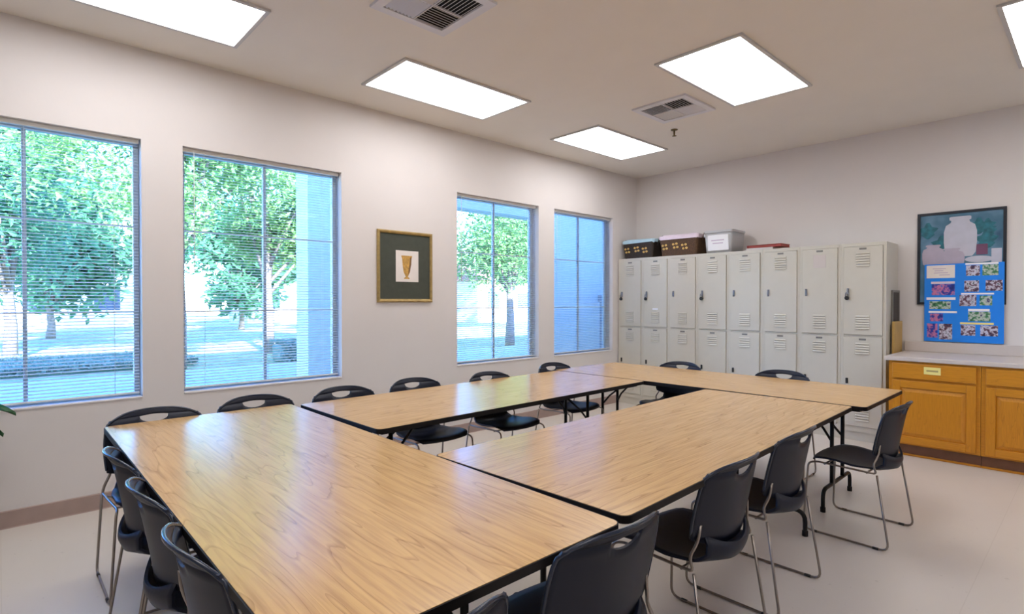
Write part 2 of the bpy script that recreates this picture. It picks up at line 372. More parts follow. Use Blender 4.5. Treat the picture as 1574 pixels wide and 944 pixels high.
# mini blinds hanging inside the openings
blab = ['white mini blind at the left end of the wall, over the leafiest window',
        'white mini blind in the window left of the framed goblet picture',
        'white mini blind in the window right of the framed goblet picture',
        'white mini blind in the corner window next to the lockers']
PITCH_S = .0212
def slat_data(L):
    mb = MB(); t = R(9); n = 4; hw = .0125
    for sgn in (0, 1):
        for k in range(n+1):
            q = -1+2*k/n; zz = .0022*(1-q*q)-sgn*.0006
            x = q*hw*math.cos(t)-zz*math.sin(t); z = -q*hw*math.sin(t)+zz*math.cos(t)
            mb.v += [(x, -L/2, z), (x, L/2, z)]
    for k in range(n):
        mb.f.append((2*k, 2*k+1, 2*k+3, 2*k+2)); mb.sm.append(True)
        o = 2*(n+1); mb.f.append((o+2*k, o+2*k+2, o+2*k+3, o+2*k+1)); mb.sm.append(True)
    return mb.data('slat', M['slat'])
for i, (a, b) in enumerate(WIN):
    ym = (a+b)/2; L = b-a-.016; X = -.052
    e = empty('window_blind', (X, ym, ZT-.03), label=blab[i], cat='blind', group='mini blinds on the window wall')
    MB().bbox(-.016, .016, -L/2, L/2, .002, .029, .002).build('headrail', M['white'], e)
    sdt = slat_data(L-.006); zb = ZB+.035-(ZT-.03); nsl = int((-.012-zb)/PITCH_S)
    for k in range(nsl): inst('slat', sdt, e, (0, 0, -.014-k*PITCH_S))
    zr = -.014-nsl*PITCH_S
    MB().bbox(-.012, .012, -L/2+.003, L/2-.003, zr-.008, zr+.004, .002).build('bottom_rail', M['white'], e)
    for y in (-L/2+.14, 0, L/2-.14):
        MB().tube([(.0135, y, .002), (.0135, y, zr)], .0008, 4).tube([(-.0135, y, .002), (-.0135, y, zr)], .0008, 4).build('ladder_cord', M['cord'], e)
    MB().tube([(.022, -L/2+.07, .01), (.023, -L/2+.07, -.86)], .003, 6).build('tilt_wand', M['cord'], e)

# ------------------------------------------------------------------ outside the windows
GZ = -.15
MB().box(-70, -TH, -45, 70, GZ-.2, GZ).build('lawn_ground', M['lawn'], **S)
MB().box(-8.9, -6.3, -12, 40, GZ, GZ+.03).build('walkway', M['conc'], **S)
MB().box(-17.5, -15.8, -40, 60, GZ, GZ+.02).build('park_path', M['conc'], **S)
MB().prism([(-.4, 3.42), (XR+1, 3.42), (XR+1, 3.5), (3.0, 6.45), (-.4, 3.56)], -30, 40, axis='y').build('roof', M['roofm'], **S)  # unseen roof, gable shaped to throw the building's shade across the ground
MB().box(-TH, XR+TH, YB+TH, 30, GZ, 3.42).build('sun_block_mass', M['stucco'], **S)  # unseen mass added to stop sun passing under the roof
MB().box(-TH, XR+TH, -30, YF-TH, GZ, 3.42).build('sun_block_mass', M['stucco'], **S)  # unseen mass added at the other end against the same sun leak
MB().box(-TH, XR+TH, YF-TH, YB+TH, H+.12, 3.42).build('sun_block_fill', M['stucco'], **S)  # unseen fill added to close the sun gap above the ceiling
MB().box(-2.4, -2.05, 2.713, 4.8, GZ, 3.42).build('porch_pier', M['stucco'], **S)
MB().box(-2.4, -2.1, 6.766, 14, GZ, 3.42).build('porch_wall', M['stucco'], **S)
MB().box(-2.38, -2.1, 4.8, 6.766, 2.75, 3.42).build('porch_beam', M['stucco'], **S)
e = empty('wall_post', (-1.95, 8.25, GZ+.0), label='slim grey post beside the porch wall seen through the corner window', cat='post')
MB().bbox(-.03, .03, -.03, .03, 0, 1.5, .006).build('post', M['steel'], e); MB().bbox(-.05, .05, -.07, .07, 1.5, 1.62, .01).build('post_cap', M['steel'], e)

def leaf_mesh(name, pts, size, m, seed):
    rnd = random.Random(seed); mb = MB()
    for (x, y, z) in pts:
        s = size*rnd.uniform(.6, 1.25); a = Vector((rnd.gauss(0, 1), rnd.gauss(0, 1), rnd.gauss(0, .7))).normalized()
        b = a.cross(Vector((rnd.gauss(0, 1), rnd.gauss(0, 1), rnd.gauss(0, 1)))).normalized(); c = Vector((x, y, z)); n = a.cross(b)*s*.18
        k = len(mb.v); mb.v += [tuple(c-a*s), tuple(c+b*s*.45+n), tuple(c+a*s), tuple(c-b*s*.45+n)]
        mb.f += [(k, k+1, k+2), (k, k+2, k+3)]; mb.sm += [False, False]
    me = bpy.data.meshes.new(name); me.from_pydata(mb.v, [], mb.f); me.materials.append(m); return me
def tree(loc, h, trunk_h, rx, rz, m, seed, label, nl=9000, size=.2, lean=0):
    rnd = random.Random(seed); e = empty('park_tree', loc, label=label, cat='tree', group='trees on the lawn beyond the windows')
    mb = MB(); top = trunk_h+.45*(h-trunk_h)
    mb.tube([(0, 0, 0), (lean*.2, .03, trunk_h*.5), (lean*.5, -.02, trunk_h), (lean, 0, top)], [.17, .13, .11, .05], 8); mb.build('trunk', M['bark'], e)
    clumps = []
    for k in range(13):
        a = rnd.uniform(0, 2*PI); r = rnd.uniform(.15, .75)*rx; z = trunk_h+(h-trunk_h)*rnd.uniform(.12, .88)
        f_ = 1-abs((z-trunk_h)/(h-trunk_h)-.42)*1.0; c = Vector((lean+r*math.cos(a)*f_, r*math.sin(a)*f_, z)); clumps.append((c, rnd.uniform(.32, .5)*rx))
        br = MB(); s0 = Vector((lean*.5, 0, trunk_h*rnd.uniform(.8, 1.25)))
        br.tube([tuple(s0), tuple(s0.lerp(c, .5)+Vector((0, 0, .15))), tuple(c)], [.06, .04, .015], 5); br.build('branch', M['bark'], e)
    pts = []
    for k in range(nl):
        c, r = clumps[k % 13]; d = Vector((rnd.gauss(0, 1), rnd.gauss(0, 1), rnd.gauss(0, .75))); d = d/max(d.length, .01)*r*rnd.random()**.45
        pts.append(tuple(c+d))
    inst('foliage', leaf_mesh('foliage', pts, size, m, seed+1), e, kind='stuff')
tree((-9.5, 2.9, GZ), 7.6, 2.3, 2.9, 2, M['leaf1'], 3, 'large sunlit tree with spreading crown filling the leftmost window', 22000, .085, .2)
tree((-14.5, 0.2, GZ), 7.6, 1.7, 2.9, 2, M['leaf2'], 5, 'deep green tree behind the large sunlit tree, low crown', 16000, .11)
tree((-12.0, 5.7, GZ), 7.4, 2.0, 2.5, 2, M['leaf1'], 8, 'pale green tree at the left of the second window', 15000, .10)
tree((-15.0, 10.9, GZ), 7.2, 1.6, 2.6, 2, M['leaf1'], 11, 'slender sunlit tree rising beside the porch pier', 14000, .10)
tree((-9.2, 12.6, GZ), 7.4, 2.0, 3.0, 2, M['leaf1'], 14, 'broad leafy tree filling the window right of the framed picture', 20000, .09)
tree((-15.5, 20.5, GZ), 8.4, 1.9, 3.6, 2, M['leaf2'], 17, 'distant tree near the far house, right of the framed picture', 8000, .18)
tree((-27, 9.5, GZ), 6.5, 1.2, 3.2, 2, M['leaf2'], 21, 'small far tree in the gap of sky in the second window', 6000, .22)
tree((-24, 1.5, GZ), 7, 1.2, 3.6, 2, M['leaf2'], 25, 'far dark tree low on the horizon of the leftmost window', 6000, .24)
def hedge(y0, y1, x0, x1, z1, seed, label, n):
    rnd = random.Random(seed); e = empty('hedge', ((x0+x1)/2, (y0+y1)/2, GZ), label=label, cat='hedge', group='clipped hedges outside')
    hx, hy, hz = (x1-x0)/2, (y1-y0)/2, z1-GZ
    MB().bbox(-hx*.8, hx*.8, -hy*.99, hy*.99, .02, hz*.9, .08, 2).build('inner_growth', M['hedge'], e)
    pts = []
    for k in range(n):
        x, y, z = rnd.uniform(-hx, hx), rnd.uniform(-hy, hy), rnd.uniform(.05, hz)
        q = rnd.random()
        if q < .4: z = hz+rnd.gauss(0, .025)
        elif q < .9: x = hx+rnd.gauss(0, .03)
        else: x = -hx
        pts.append((x, y, z))
    inst('foliage', leaf_mesh('foliage', pts, .045, M['hedge'], seed), e, kind='stuff')
hedge(-5, 3.4, -13.0, -10.0, .03, 31, 'low leafy bed in shade at the foot of the leftmost window view', 30000)
hedge(5.0, 7.4, -9.9, -9.1, .35, 33, 'small clipped bush by the path beside the porch pier', 6000)
# pale houses across the park
for (x, y0, y1, hh, lab) in ((-34, -9, 6, 3.2, 'long pale house far across the lawn, seen in the leftmost window'), (-34, 12, 24, 3.0, 'pale house across the lawn, seen in the second window'), (-26, 25, 42, 3.0, 'pale low house with garden wall beyond the window right of the picture')):
    e = empty('house', (x, (y0+y1)/2, GZ), label=lab, cat='house', group='pale houses across the park')
    L = (y1-y0)/2
    MB().box(-4, 0, -L, L, 0, hh).build('house_wall', M['house'], e)
    MB().prism([(-4.6, hh), (.6, hh), (-2, hh+1.6)], -L-.4, L+.4, axis='y').build('roof', M['roofm'], e)
    k = int(L*2/3)
    for j in range(k):
        y = -L+1.5+j*3; MB().box(0, .03, y-.6, y+.6, 1.0, 2.2).build('house_window', M['hwin'], e)

# ------------------------------------------------------------------ ceiling lamps, vents, sprinkler
def lamp(x0, y0, label, g='recessed ceiling lamps'):
    e = empty('ceiling_lamp', (x0+.3, y0+.6, H), label=label, cat='ceiling lamp', group=g)
    MB().ring(-.32, .32, -.62, .62, .024, -.014, -.0005).build('trim', M['lampf'], e)
    MB().box(-.296, .296, -.596, .596, -.006, -.001).build('diffuser', M['lamp'], e)
lamp(.49, -.04, 'lit ceiling lamp cut by the top edge, over the left windows')
lamp(.49, 2.11, 'lit ceiling lamp above the framed goblet picture')
lamp(.49, 4.27, 'lit ceiling lamp nearest the far corner by the windows')
lamp(2.25, 3.48, 'large lit ceiling lamp over the middle of the tables')
lamp(4.03, 4.24, 'lit ceiling lamp cut by the right edge, over the cabinets')
lamp(2.25, -.85, 'added unseen fill lamp behind and left of the viewpoint')  # this and the lamps below are unseen, added to brighten the room
lamp(4.03, -.05, 'added unseen fill lamp over the viewpoint')
lamp(5.8, 3.48, 'added unseen fill lamp at the right side of the room')
lamp(5.8, -.85, 'added unseen fill lamp at the back right of the room')
def vent(x0, y0, flip, label):
    h = .26; e = empty('ceiling_vent', (x0+h, y0+h, H), 0, label=label, cat='vent', group='square ceiling vents')
    MB().ring(-h, h, -h, h, .055, -.016, -.0005).build('frame', M['ventw'], e)
    MB().box(-.205, .205, -.205, .205, -.004, -.001).build('duct_shade_plate', M['dark'], e)  # dark plate painted in for the shade up inside the duct
    MB().box(-.205, .205, -.004, .004, -.014, -.004).build('divider', M['ventw'], e)
    MB().box(-.004, .004, -.205, .205, -.014, -.004).build('divider', M['ventw'], e)
    lv = MB().obox((0, 0, 0), (1, 0, 0), (0, math.cos(R(38)), math.sin(R(38))), (0, -math.sin(R(38)), math.cos(R(38))), .096, .0095, .0012).data('louvre', M['ventw'])
    for qx, qy, rz in ((-1, -1, 0), (1, -1, PI/2), (1, 1, PI), (-1, 1, -PI/2)):
        for k in range(8):
            d = .018+k*.0245
            p = (qx*.105, qy*d, -.0095) if abs(math.sin(rz)) < .5 else (qx*d, qy*.105, -.0095)
            inst('louvre', lv, e, p, (0, 0, rz+flip))
vent(1.555, 1.575, PI, 'white square ceiling vent cut by the top edge of the picture')
vent(1.573, 4.13, 0, 'white square ceiling vent between the two far ceiling lamps')
e = empty('sprinkler', (1.52, 4.93, H), label='small brass fire sprinkler hanging from the ceiling near the vent', cat='sprinkler')
MB().lathe([(.035, 0), (.034, -.006), (.014, -.012)], seg=16).build('escutcheon', M['brass'], e)
MB().lathe([(.009, -.01), (.009, -.045), (.006, -.06)], seg=10).build('nozzle', M['brass'], e)
MB().lathe([(.004, -.06), (.022, -.062), (.022, -.065), (.004, -.067)], seg=14).build('deflector', M['brass'], e)

# ------------------------------------------------------------------ folding tables
TZ = .7334
def table(x, y, a, L, Wd, rz_extra, label):
    """corner (x, y), rotation a; local X along the length"""
    e = empty('folding_table', (x, y, 0), a, label=label, cat='table', group='oak-look folding tables in a hollow rectangle')
    # child frame: length axis
    def loc(u, v): return (u, v)
    if rz_extra:   # length along the local y of the room: swap so grain still follows the length
        e.rotation_euler = (0, 0, a+PI/2); ca, sa = math.cos(a), math.sin(a); e.location = (x+Wd*ca, y+Wd*sa, 0)
    MB().prism(rrect(.004, L-.004, .004, Wd-.004, .028), TZ-.016, TZ).build('tabletop', M['oak'], e)
    o = rrect(0, L, 0, Wd, .032); i = rrect(.005, L-.005, .005, Wd-.005, .027); mb = MB(); n = len(o)
    mb.v += [(*p, TZ-.024) for p in o]+[(*p, TZ-.0012) for p in o]+[(*p, TZ-.0012) for p in i]+[(*p, TZ-.024) for p in i]
    for k in range(n):
        j = (k+1) % n
        for r_ in range(4): q = (r_+1) % 4; mb.f.append((r_*n+k, r_*n+j, q*n+j, q*n+k)); mb.sm.append(False)
    mb.build('edge_moulding', M['blackedge'], e)
    MB().ring(.045, L-.045, .045, Wd-.045, .02, TZ-.040, TZ-.017).build('apron', M['blacksteel'], e)
    c = Wd/2
    for u, d in ((.28, 1), (L-.28, -1)):
        lg = MB().tube(fillet([(u, c-.285, .0), (u, c-.285, .14), (u, c+.285, .14), (u, c+.285, .0)], .06), .0125, 10)
        lg.build('foot_bar', M['blacksteel'], e)
        for s in (-1, 1):
            MB().tube([(u, c+s*.113, .14), (u, c+s*.113, TZ-.02)], .0125, 10).build('leg', M['blacksteel'], e)
            MB().tube([(u, c+s*.113, .42), (u+d*.06, c+s*.09, .50), (u+d*.30, c+s*.03, TZ-.03)], .008, 8).build('brace', M['blacksteel'], e)
            MB().lathe([(.016, 0), (.016, .03), (.013, .032)], (u, c+s*.285, 0.0), 12).build('foot_cap', M['blackedge'], e)
        MB().tube([(u, c-.3, TZ-.03), (u, c+.3, TZ-.03)], .011, 8).build('pivot_bar', M['blacksteel'], e)
    return e
table(1.0903, .3724, -.0042, 2.44, .915, False, 'oak-look folding table nearest the camera, in the foreground')
table(2.6066, 1.281, .0322, 2.372, .915, True, 'oak-look folding table on the right, beside the three right-hand chairs')
table(1.155, 1.3171, .02, 2.338, .915, True, 'oak-look folding table along the window wall')
table(1.0667, 3.6704, .012, 2.44, .915, False, 'oak-look folding table farthest away, in front of the lockers')

# ------------------------------------------------------------------ stacking chairs (local +x is the way the sitter faces)
def hw_back(z):
    q = (z-.445)/.335
    h = .205+.018*math.sin(PI*min(max(q*1.02, 0), 1))
    if z > .70: h *= 1-.13*((z-.70)/.08)**2
    return h
def back_pt(t, z):
    q = max(0, (z-.445)/.335)
    u = -.172-.058*q**1.3+.056*t*t*(1-.2*q)-(.014*max(0, (z-.725)/.05)**1.5)
    return (u, t*hw_back(z), z)
ZBOT = lambda t: .468+.04*abs(t)**2.4
ZTOP = lambda t: .782-.014*t*t-.034*abs(t)**6
TW, ZS = .33, .751
zlo = lambda t: ZS-(.034*math.sqrt(max(0, 1-(t/TW)**2)) if abs(t) < TW else 0)
zhi = lambda t: ZS+(.005*(1-(t/TW)**2) if abs(t) < TW else 0)
TS = sorted(set([round(-1+2*k/24, 4) for k in range(25)]+[-TW, TW, -.3, .3]))
ROWS = 9
def back_fn(i, j):
    t = TS[j]
    if i <= ROWS: z = ZBOT(t)+(zlo(t)-ZBOT(t))*i/ROWS
    else: z = zhi(t)+(ZTOP(t)-zhi(t))*(i-ROWS-1)/3
    return back_pt(t, z)
def chair_parts():
    D = {}
    nv = len(TS)
    # normals near the slot come from neighbours, so rows ROWS and ROWS+1 coincide outside the slot
    mb = shell(back_fn, ROWS+5, nv, .007, skip=lambda i, j: i == ROWS)
    D['backrest'] = mb.data('backrest', M['plastic'], merge=False)
    # turned-over rim round the top and sides
    path = [back_pt(-1, .52+(ZTOP(-1)-.52)*k/10) for k in range(11)]+[back_pt(t, ZTOP(t)) for t in TS[1:-1]]+[back_pt(1, ZTOP(1)-(ZTOP(1)-.52)*k/10) for k in range(11)]
    D['rim'] = MB().tube(path, .0062, 6).data('rim', M['rim'])
    def seat_fn(i, j):
        s = i/16; t = -1+2*j/16
        hw = .158+.057*math.sin(min(1, max(0, s-.04)/.6)*PI/2)
        if s > .86: hw *= 1-.16*((s-.86)/.14)**2
        k = [(0, -.200, .470), (.06, -.203, .442), (.13, -.190, .410), (.25, -.13, .394), (.45, -.03, .404), (.7, .09, .420), (.85, .165, .428), (.94, .205, .424), (1, .222, .408)]
        for (a, ua, za), (b, ub, zb_) in zip(k, k[1:]):
            if s <= b+1e-6: f_ = (s-a)/(b-a); z = za+(zb_-za)*f_; u = ua+(ub-ua)*f_; break
        u += -.03*t*t*min(1, s/.9)+.055*t*t*max(0, 1-s*2.5)**1.5
        z += (.016*t*t+.03*t*t*max(0, 1-s/.5) if s < .7 else .016*t*t*(1-s)/.3)
        return (u, t*hw, z)
    D['seat'] = shell(seat_fn, 17, 17, .009).data('seat', M['plastic'])
    D['frame_rod'] = {}
    for s in (-1, 1):
        P = [(-.150, s*.186, .56), (-.146, s*.198, .50), (-.128, s*.226, .45), (-.150, s*.232, .408), (-.02, s*.226, .408), (.165, s*.212, .408), (.205, s*.222, .395), (.225, s*.248, .0075), (-.212, s*.25, .0075), (-.150, s*.234, .402)]
        pts = fillet([P[0], P[1], P[2], P[3], P[4], P[5]], .03, 4)
        pts = fillet(P, .045, 5)
        D['frame_rod'][s] = MB().tube(pts, .0058, 8).data('frame_rod', M['rod'])
        for k, u in ((0, .16), (1, -.15)):
            D[('glide', s, k)] = MB().tube([(u-.014, s*.25, .0072), (u+.014, s*.25, .0072)], .0072, 8).data('glide', M['foot'])
    D['cross_bar'] = MB().tube([(.12, -.216, .402), (.12, .216, .402)], .0055, 8).data('cross_bar', M['rod'])
    D['cross_bar2'] = MB().tube([(-.1, -.230, .404), (-.08, -.16, .385), (-.08, .16, .385), (-.1, .230, .404)], .0055, 8).data('cross_bar', M['rod'])
    return D
CD = chair_parts()
def chair(x, y, face, label, group='black stacking chairs around the tables'):
    e = empty('stacking_chair', (x, y, 0), R(face), label=label, cat='chair', group=group)
    inst('seat', CD['seat'], e); bk = inst('backrest', CD['backrest'], e); inst('rim', CD['rim'], bk)
    for s in (-1, 1):
        r = inst('frame_rod', CD['frame_rod'][s], e)
        for k in (0, 1): inst('glide', CD[('glide', s, k)], r)
    inst('cross_bar', CD['cross_bar'], e); inst('cross_bar', CD['cross_bar2'], e)
    return e
CH = [
 (1.24, .60, 0, 'black stacking chair by the window wall at the near left table corner'),
 (1.19, 1.12, 0, 'black stacking chair along the window wall, second from the near end'),
 (1.22, 1.66, 0, 'black stacking chair along the window wall, third from the near end'),
 (1.20, 2.225, 0, 'black stacking chair below the framed picture, fourth along the window wall'),
 (1.295, 2.86, 0, 'black stacking chair along the window wall, fifth from the near end'),
 (1.20, 3.72, 0, 'black stacking chair along the window wall, last one toward the lockers'),
 (1.76, 4.46, -90, 'black stacking chair in front of the lockers, the one nearer the windows'),
 (2.66, 4.49, -90, 'black stacking chair in front of the lockers, the one nearer the cabinets'),
 (3.465, 3.74, 178.5, 'black stacking chair pulled out beside the oak cabinets, fully in view'),
 (3.315, 2.65, 180, 'black stacking chair on the right side, second from the oak cabinets'),
 (3.33, 2.00, 180, 'black stacking chair on the right side, third from the oak cabinets'),
 (3.39, 1.19, 178, 'black stacking chair at the foreground table end, large back cut by the bottom edge'),
 (3.425, .565, 180, 'black stacking chair with only its top rim showing at the bottom edge'),
 (1.89, .535, 90, 'black stacking chair at the near left side, farthest of the row of three'),
 (2.41, .535, 90, 'black stacking chair at the near left side, middle of the row of three'),
 (2.93, .535, 90, 'black stacking chair at the near left side, nearest the camera'),
]
for c in CH: chair(*c)

# ------------------------------------------------------------------ lockers
LX, LW, LY, LZ = .012, .3805, 6.08, 1.915
llab = ['beige two-door locker in the corner beside the last window, under the dark basket',
        'beige two-door locker with a small white tag on its upper door',
        'beige two-door locker under the brown basket, third from the windows',
        'beige two-door locker with a dark padlock, fourth from the windows',
        'beige two-door locker under the white box label, fifth from the windows',
        'beige two-door locker under the red binder, sixth from the windows',
        'beige two-door locker with a blank patch over its top vents',
        'beige two-door locker at the right end beside the oak cabinets']
DW = .325
def door_data(h):
    mb = MB(); mb.bbox(-DW/2, DW/2, -.012, .004, 0, h, .003, 2); return mb.data('door', M['locker'])
D_UP, D_LO = door_data(.85), door_data(.865)
LOUV = MB().prism([(0, 0), (-.010, .001), (-.003, .013), (0, .013)], -.058, .058, axis='x').data('louvre', M['locker'])
NPL = MB().bbox(-.03, .03, -.0025, .0005, -.009, .009, .001, 1).data('number_plate', M['plate'])
HNDB = MB().bbox(-.011, .011, -.004, .001, -.035, .035, .002, 1).data('handle', M['steel'])
PULL = MB().tube(fillet([(0, -.003, .03), (0, -.018, .022), (0, -.018, -.026), (0, -.004, -.034)], .008, 3), .005, 6).data('pull', M['steel'])
SMALLH = MB().bbox(-.010, .010, -.012, .001, -.026, .026, .003, 1).data('latch', M['lockblk'])
PBODY = MB().lathe([(.018, -.010), (.020, -.007), (.020, .007), (.018, .010)], seg=16).data('padlock_body', M['lockblk'])
SHACK = MB().tube(fillet([(-.013, 0, .015), (-.013, 0, .055), (.013, 0, .055), (.013, 0, .015)], .012, 4), .0035, 8).data('shackle', M['steel'])
for i in range(8):
    x = LX+LW*(i+.5)
    e = empty('locker', (x, LY, 0), label=llab[i], cat='locker', group='beige lockers along the back wall')
    b = MB(); g = LW/2-.0006
    b.box(-g, g, .03, .42, .09, LZ)                      # carcass
    b.box(-g, -DW/2-.002, 0, .03, .09, LZ); b.box(DW/2+.002, g, 0, .03, .09, LZ)
    b.box(-DW/2-.002, DW/2+.002, 0, .03, 1.883, LZ); b.box(-DW/2-.002, DW/2+.002, 0, .03, 1.012, 1.028); b.box(-DW/2-.002, DW/2+.002, 0, .03, .09, .142)
    b.build('body', M['locker'], e)
    MB().box(-g, g, .012, .4, 0.0, .09).build('base_plinth', M['locker'], e)
    up_ = inst('door', D_UP, e, (0, 0, 1.03)); lo_ = inst('door', D_LO, e, (0, 0, .1445))
    for d, zs in ((up_, ((.66, 6), (.055, 6))), (lo_, ((.70, 5), (.055, 5)))):
        for z0, n in zs:
            if i == 6 and z0 == .66: continue
            for k in range(n): inst('louvre', LOUV, d, (0, -.012, z0+k*.024))
    if i == 6: MB().bbox(-.058, .058, -.0145, -.011, .66, .79, .001, 1).build('vent_cover', M['counter'], up_)
    inst('number_plate', NPL, up_, (0, -.0125, .828)); inst('number_plate', NPL, lo_, (0, -.0125, .842))
    hd = inst('handle', HNDB, up_, (-.125, -.0125, .415)); inst('pull', PULL, up_, (-.125, -.014, .415))
    inst('latch', SMALLH, lo_, (-.13, -.0125, .435))
    if i == 1: MB().bbox(-.04, .04, -.0135, -.0115, .215, .235, .0006, 1).build('tag', M['paper'], up_)
    if i in (0, 1, 3, 7):
        nm = {0: 'corner locker', 1: 'locker with the white tag', 3: 'fourth locker from the windows', 7: 'rightmost locker'}[i]
        p = empty('padlock', (x-.128, LY-.034, 1.385), label='round dark padlock hanging on the handle of the '+nm, cat='padlock', group='padlocks on the lockers')
        inst('padlock_body', PBODY, p, (0, 0, 0), (PI/2, 0, 0)); inst('shackle', SHACK, p)

# things on top of the lockers
def basket(x0, x1, y0, y1, z1, m, liner, label, seed):
    cx, cy = (x0+x1)/2, (y0+y1)/2; hx, hy, h = (x1-x0)/2, (y1-y0)/2, z1-LZ
    e = empty('storage_basket', (cx, cy, LZ+.001), label=label, cat='basket')
    mb = MB(); t = .9
    lo = rrect(-hx*t, hx*t, -hy*t, hy*t, .03, 4); hi = rrect(-hx, hx, -hy, hy, .03, 4); li = rrect(-hx+.012, hx-.012, -hy+.012, hy-.012, .025, 4); lb = rrect(-hx*t+.012, hx*t-.012, -hy*t+.012, hy*t-.012, .025, 4)
    n = len(lo); mb.v += [(*p, 0) for p in lo]+[(*p, h) for p in hi]+[(*p, h) for p in li]+[(*p, .012) for p in lb]
    for r_ in range(3):
        for k in range(n): j = (k+1) % n; mb.f.append((r_*n+k, r_*n+j, (r_+1)*n+j, (r_+1)*n+k)); mb.sm.append(False)
    mb.f.append(tuple(range(n))); mb.sm.append(False); mb.f.append(tuple(3*n+k for k in range(n))); mb.sm.append(False)
    mb.build('wicker_body', m, e)
    # cloth liner turned over the rim and bulging top
    o1 = rrect(-hx-.006, hx+.006, -hy-.006, hy+.006, .034, 4); lm = MB(); rnd = random.Random(seed)
    n = len(o1); lm.v += [(*p, h-.03+rnd.uniform(-.010, .004)) for p in o1]+[(*p, h+.006) for p in o1]+[(p[0]*.8, p[1]*.7, h+.022+rnd.uniform(-.006, .006)) for p in o1]
    for r_ in range(2):
        for k in range(n): j = (k+1) % n; lm.f.append((r_*n+k, r_*n+j, (r_+1)*n+j, (r_+1)*n+k)); lm.sm.append(True)
    lm.f.append(tuple(2*n+k for k in range(n))); lm.sm.append(False); lm.build('liner', liner, e)
    st = MB().lathe([(.002, -.004), (.011, -.003), (.011, .001), (.002, .003)], seg=8).data('weave_stud', M['stud'])
    for gx in range(int((2*hx*.82)/.13)):
        for (ax, az) in ((0, 0), (.045, .004), (.012, -.042), (.055, -.038)):
            z = h*.56+az+.01*math.sin(gx*2.1); f_ = t+(1-t)*z/h
            xx = -hx*.8+gx*.135+ax+.012*(gx % 2)
            if abs(xx) < hx*.9*f_: inst('weave_stud', st, e, (xx, -hy*f_-.001, z), (PI/2, 0, 0), (1.6, 1.3, 1))
    for s in (-1, 1):
        MB().tube(fillet([(s*(hx+.004), -.06, h-.07), (s*(hx+.03), -.05, h+.03), (s*(hx+.03), .05, h+.03), (s*(hx+.004), .06, h-.07)], .03, 4), .008, 8).build('handle', m, e)
basket(.04, .52, 6.12, 6.43, 2.145, M['wicker'], M['linb'], 'dark woven basket with pale blue liner on the corner lockers', 2)
basket(.605, 1.135, 6.11, 6.43, 2.155, M['wicker2'], M['linp'], 'brown woven basket with pale pink liner beside the white box', 4)
e = empty('storage_box', (1.39, 6.27, LZ+.001), label='translucent white plastic box with a paper label on the lockers', cat='box')
mb = MB()
lo = rrect(-.155, .155, -.15, .15, .02, 4); hi = rrect(-.17, .17, -.165, .165, .025, 4); n = len(lo)
mb.v += [(*p, 0) for p in lo]+[(*p, .235) for p in hi]
for k in range(n): j = (k+1) % n; mb.f.append((k, j, n+j, n+k)); mb.sm.append(True)
mb.f += [tuple(range(n)), tuple(n+k for k in range(n))]; mb.sm += [False, False]; mb.build('tub', M['tote'], e)
MB().prism(rrect(-.178, .178, -.173, .173, .03, 4), .235, .26).build('lid', M['tote'], e)
lb = MB().bbox(-.125, .125, -.001, .001, -.09, .09, .0004, 1).build('paper_label', M['paper'], e, loc=(0, -.163, .118), rot=(R(3.6), 0, 0))
MB().box(-.08, .075, -.0016, -.001, .022, .034).build('printed_line', M['ink'], lb); MB().box(-.065, .06, -.0016, -.001, -.012, -.001).build('printed_line', M['ink'], lb)
MB().bbox(-.175, -.15, -.17, .17, .19, .23, .005, 1).build('latch', M['tote'], e)
e = empty('binder', (1.90, 6.2, LZ+.029), R(-3), label='flat red binder lying on top of the lockers', cat='binder')
MB().bbox(-.19, .19, -.06, .16, .0, .005, .002, 1).bbox(-.19, .19, -.06, .16, .027, .032, .002, 1).bbox(-.19, -.18, -.06, .16, .0, .032, .002, 1).build('cover', M['red'], e)
MB().bbox(-.175, .185, -.052, .15, .0055, .0265, .001, 1).build('pages', M['red'], e)
e = empty('tray', (1.88, 6.22, LZ+.001), label='shallow tan tray under the red binder on the lockers', cat='tray')
MB().bbox(-.17, .12, -.09, .12, 0, .006, .002, 1).build('tray_base', M['counter'], e); MB().ring(-.17, .12, -.09, .12, .006, .005, .027).build('tray_rim', M['counter'], e)

# boards slipped between the lockers and the cabinets
e = empty('leaning_board', (3.083, 6.36, 0), label='tan wooden board standing between the lockers and the cabinets', cat='board')
MB().bbox(-.008, .012, -.16, .14, 0, 1.16, .002, 1).build('board_panel', M['tan'], e)
e = empty('leaning_board', (3.064, 6.385, 0), label='taller dark framed board standing against the locker side', cat='board', group=None)
MB().ring(-.14, .12, 0, 1.46, .02, -.006, .008, axis='x').build('board_frame', M['plate'], e); MB().box(-.004, .004, -.12, .10, .02, 1.44).build('board_panel', M['charcoal'], e)

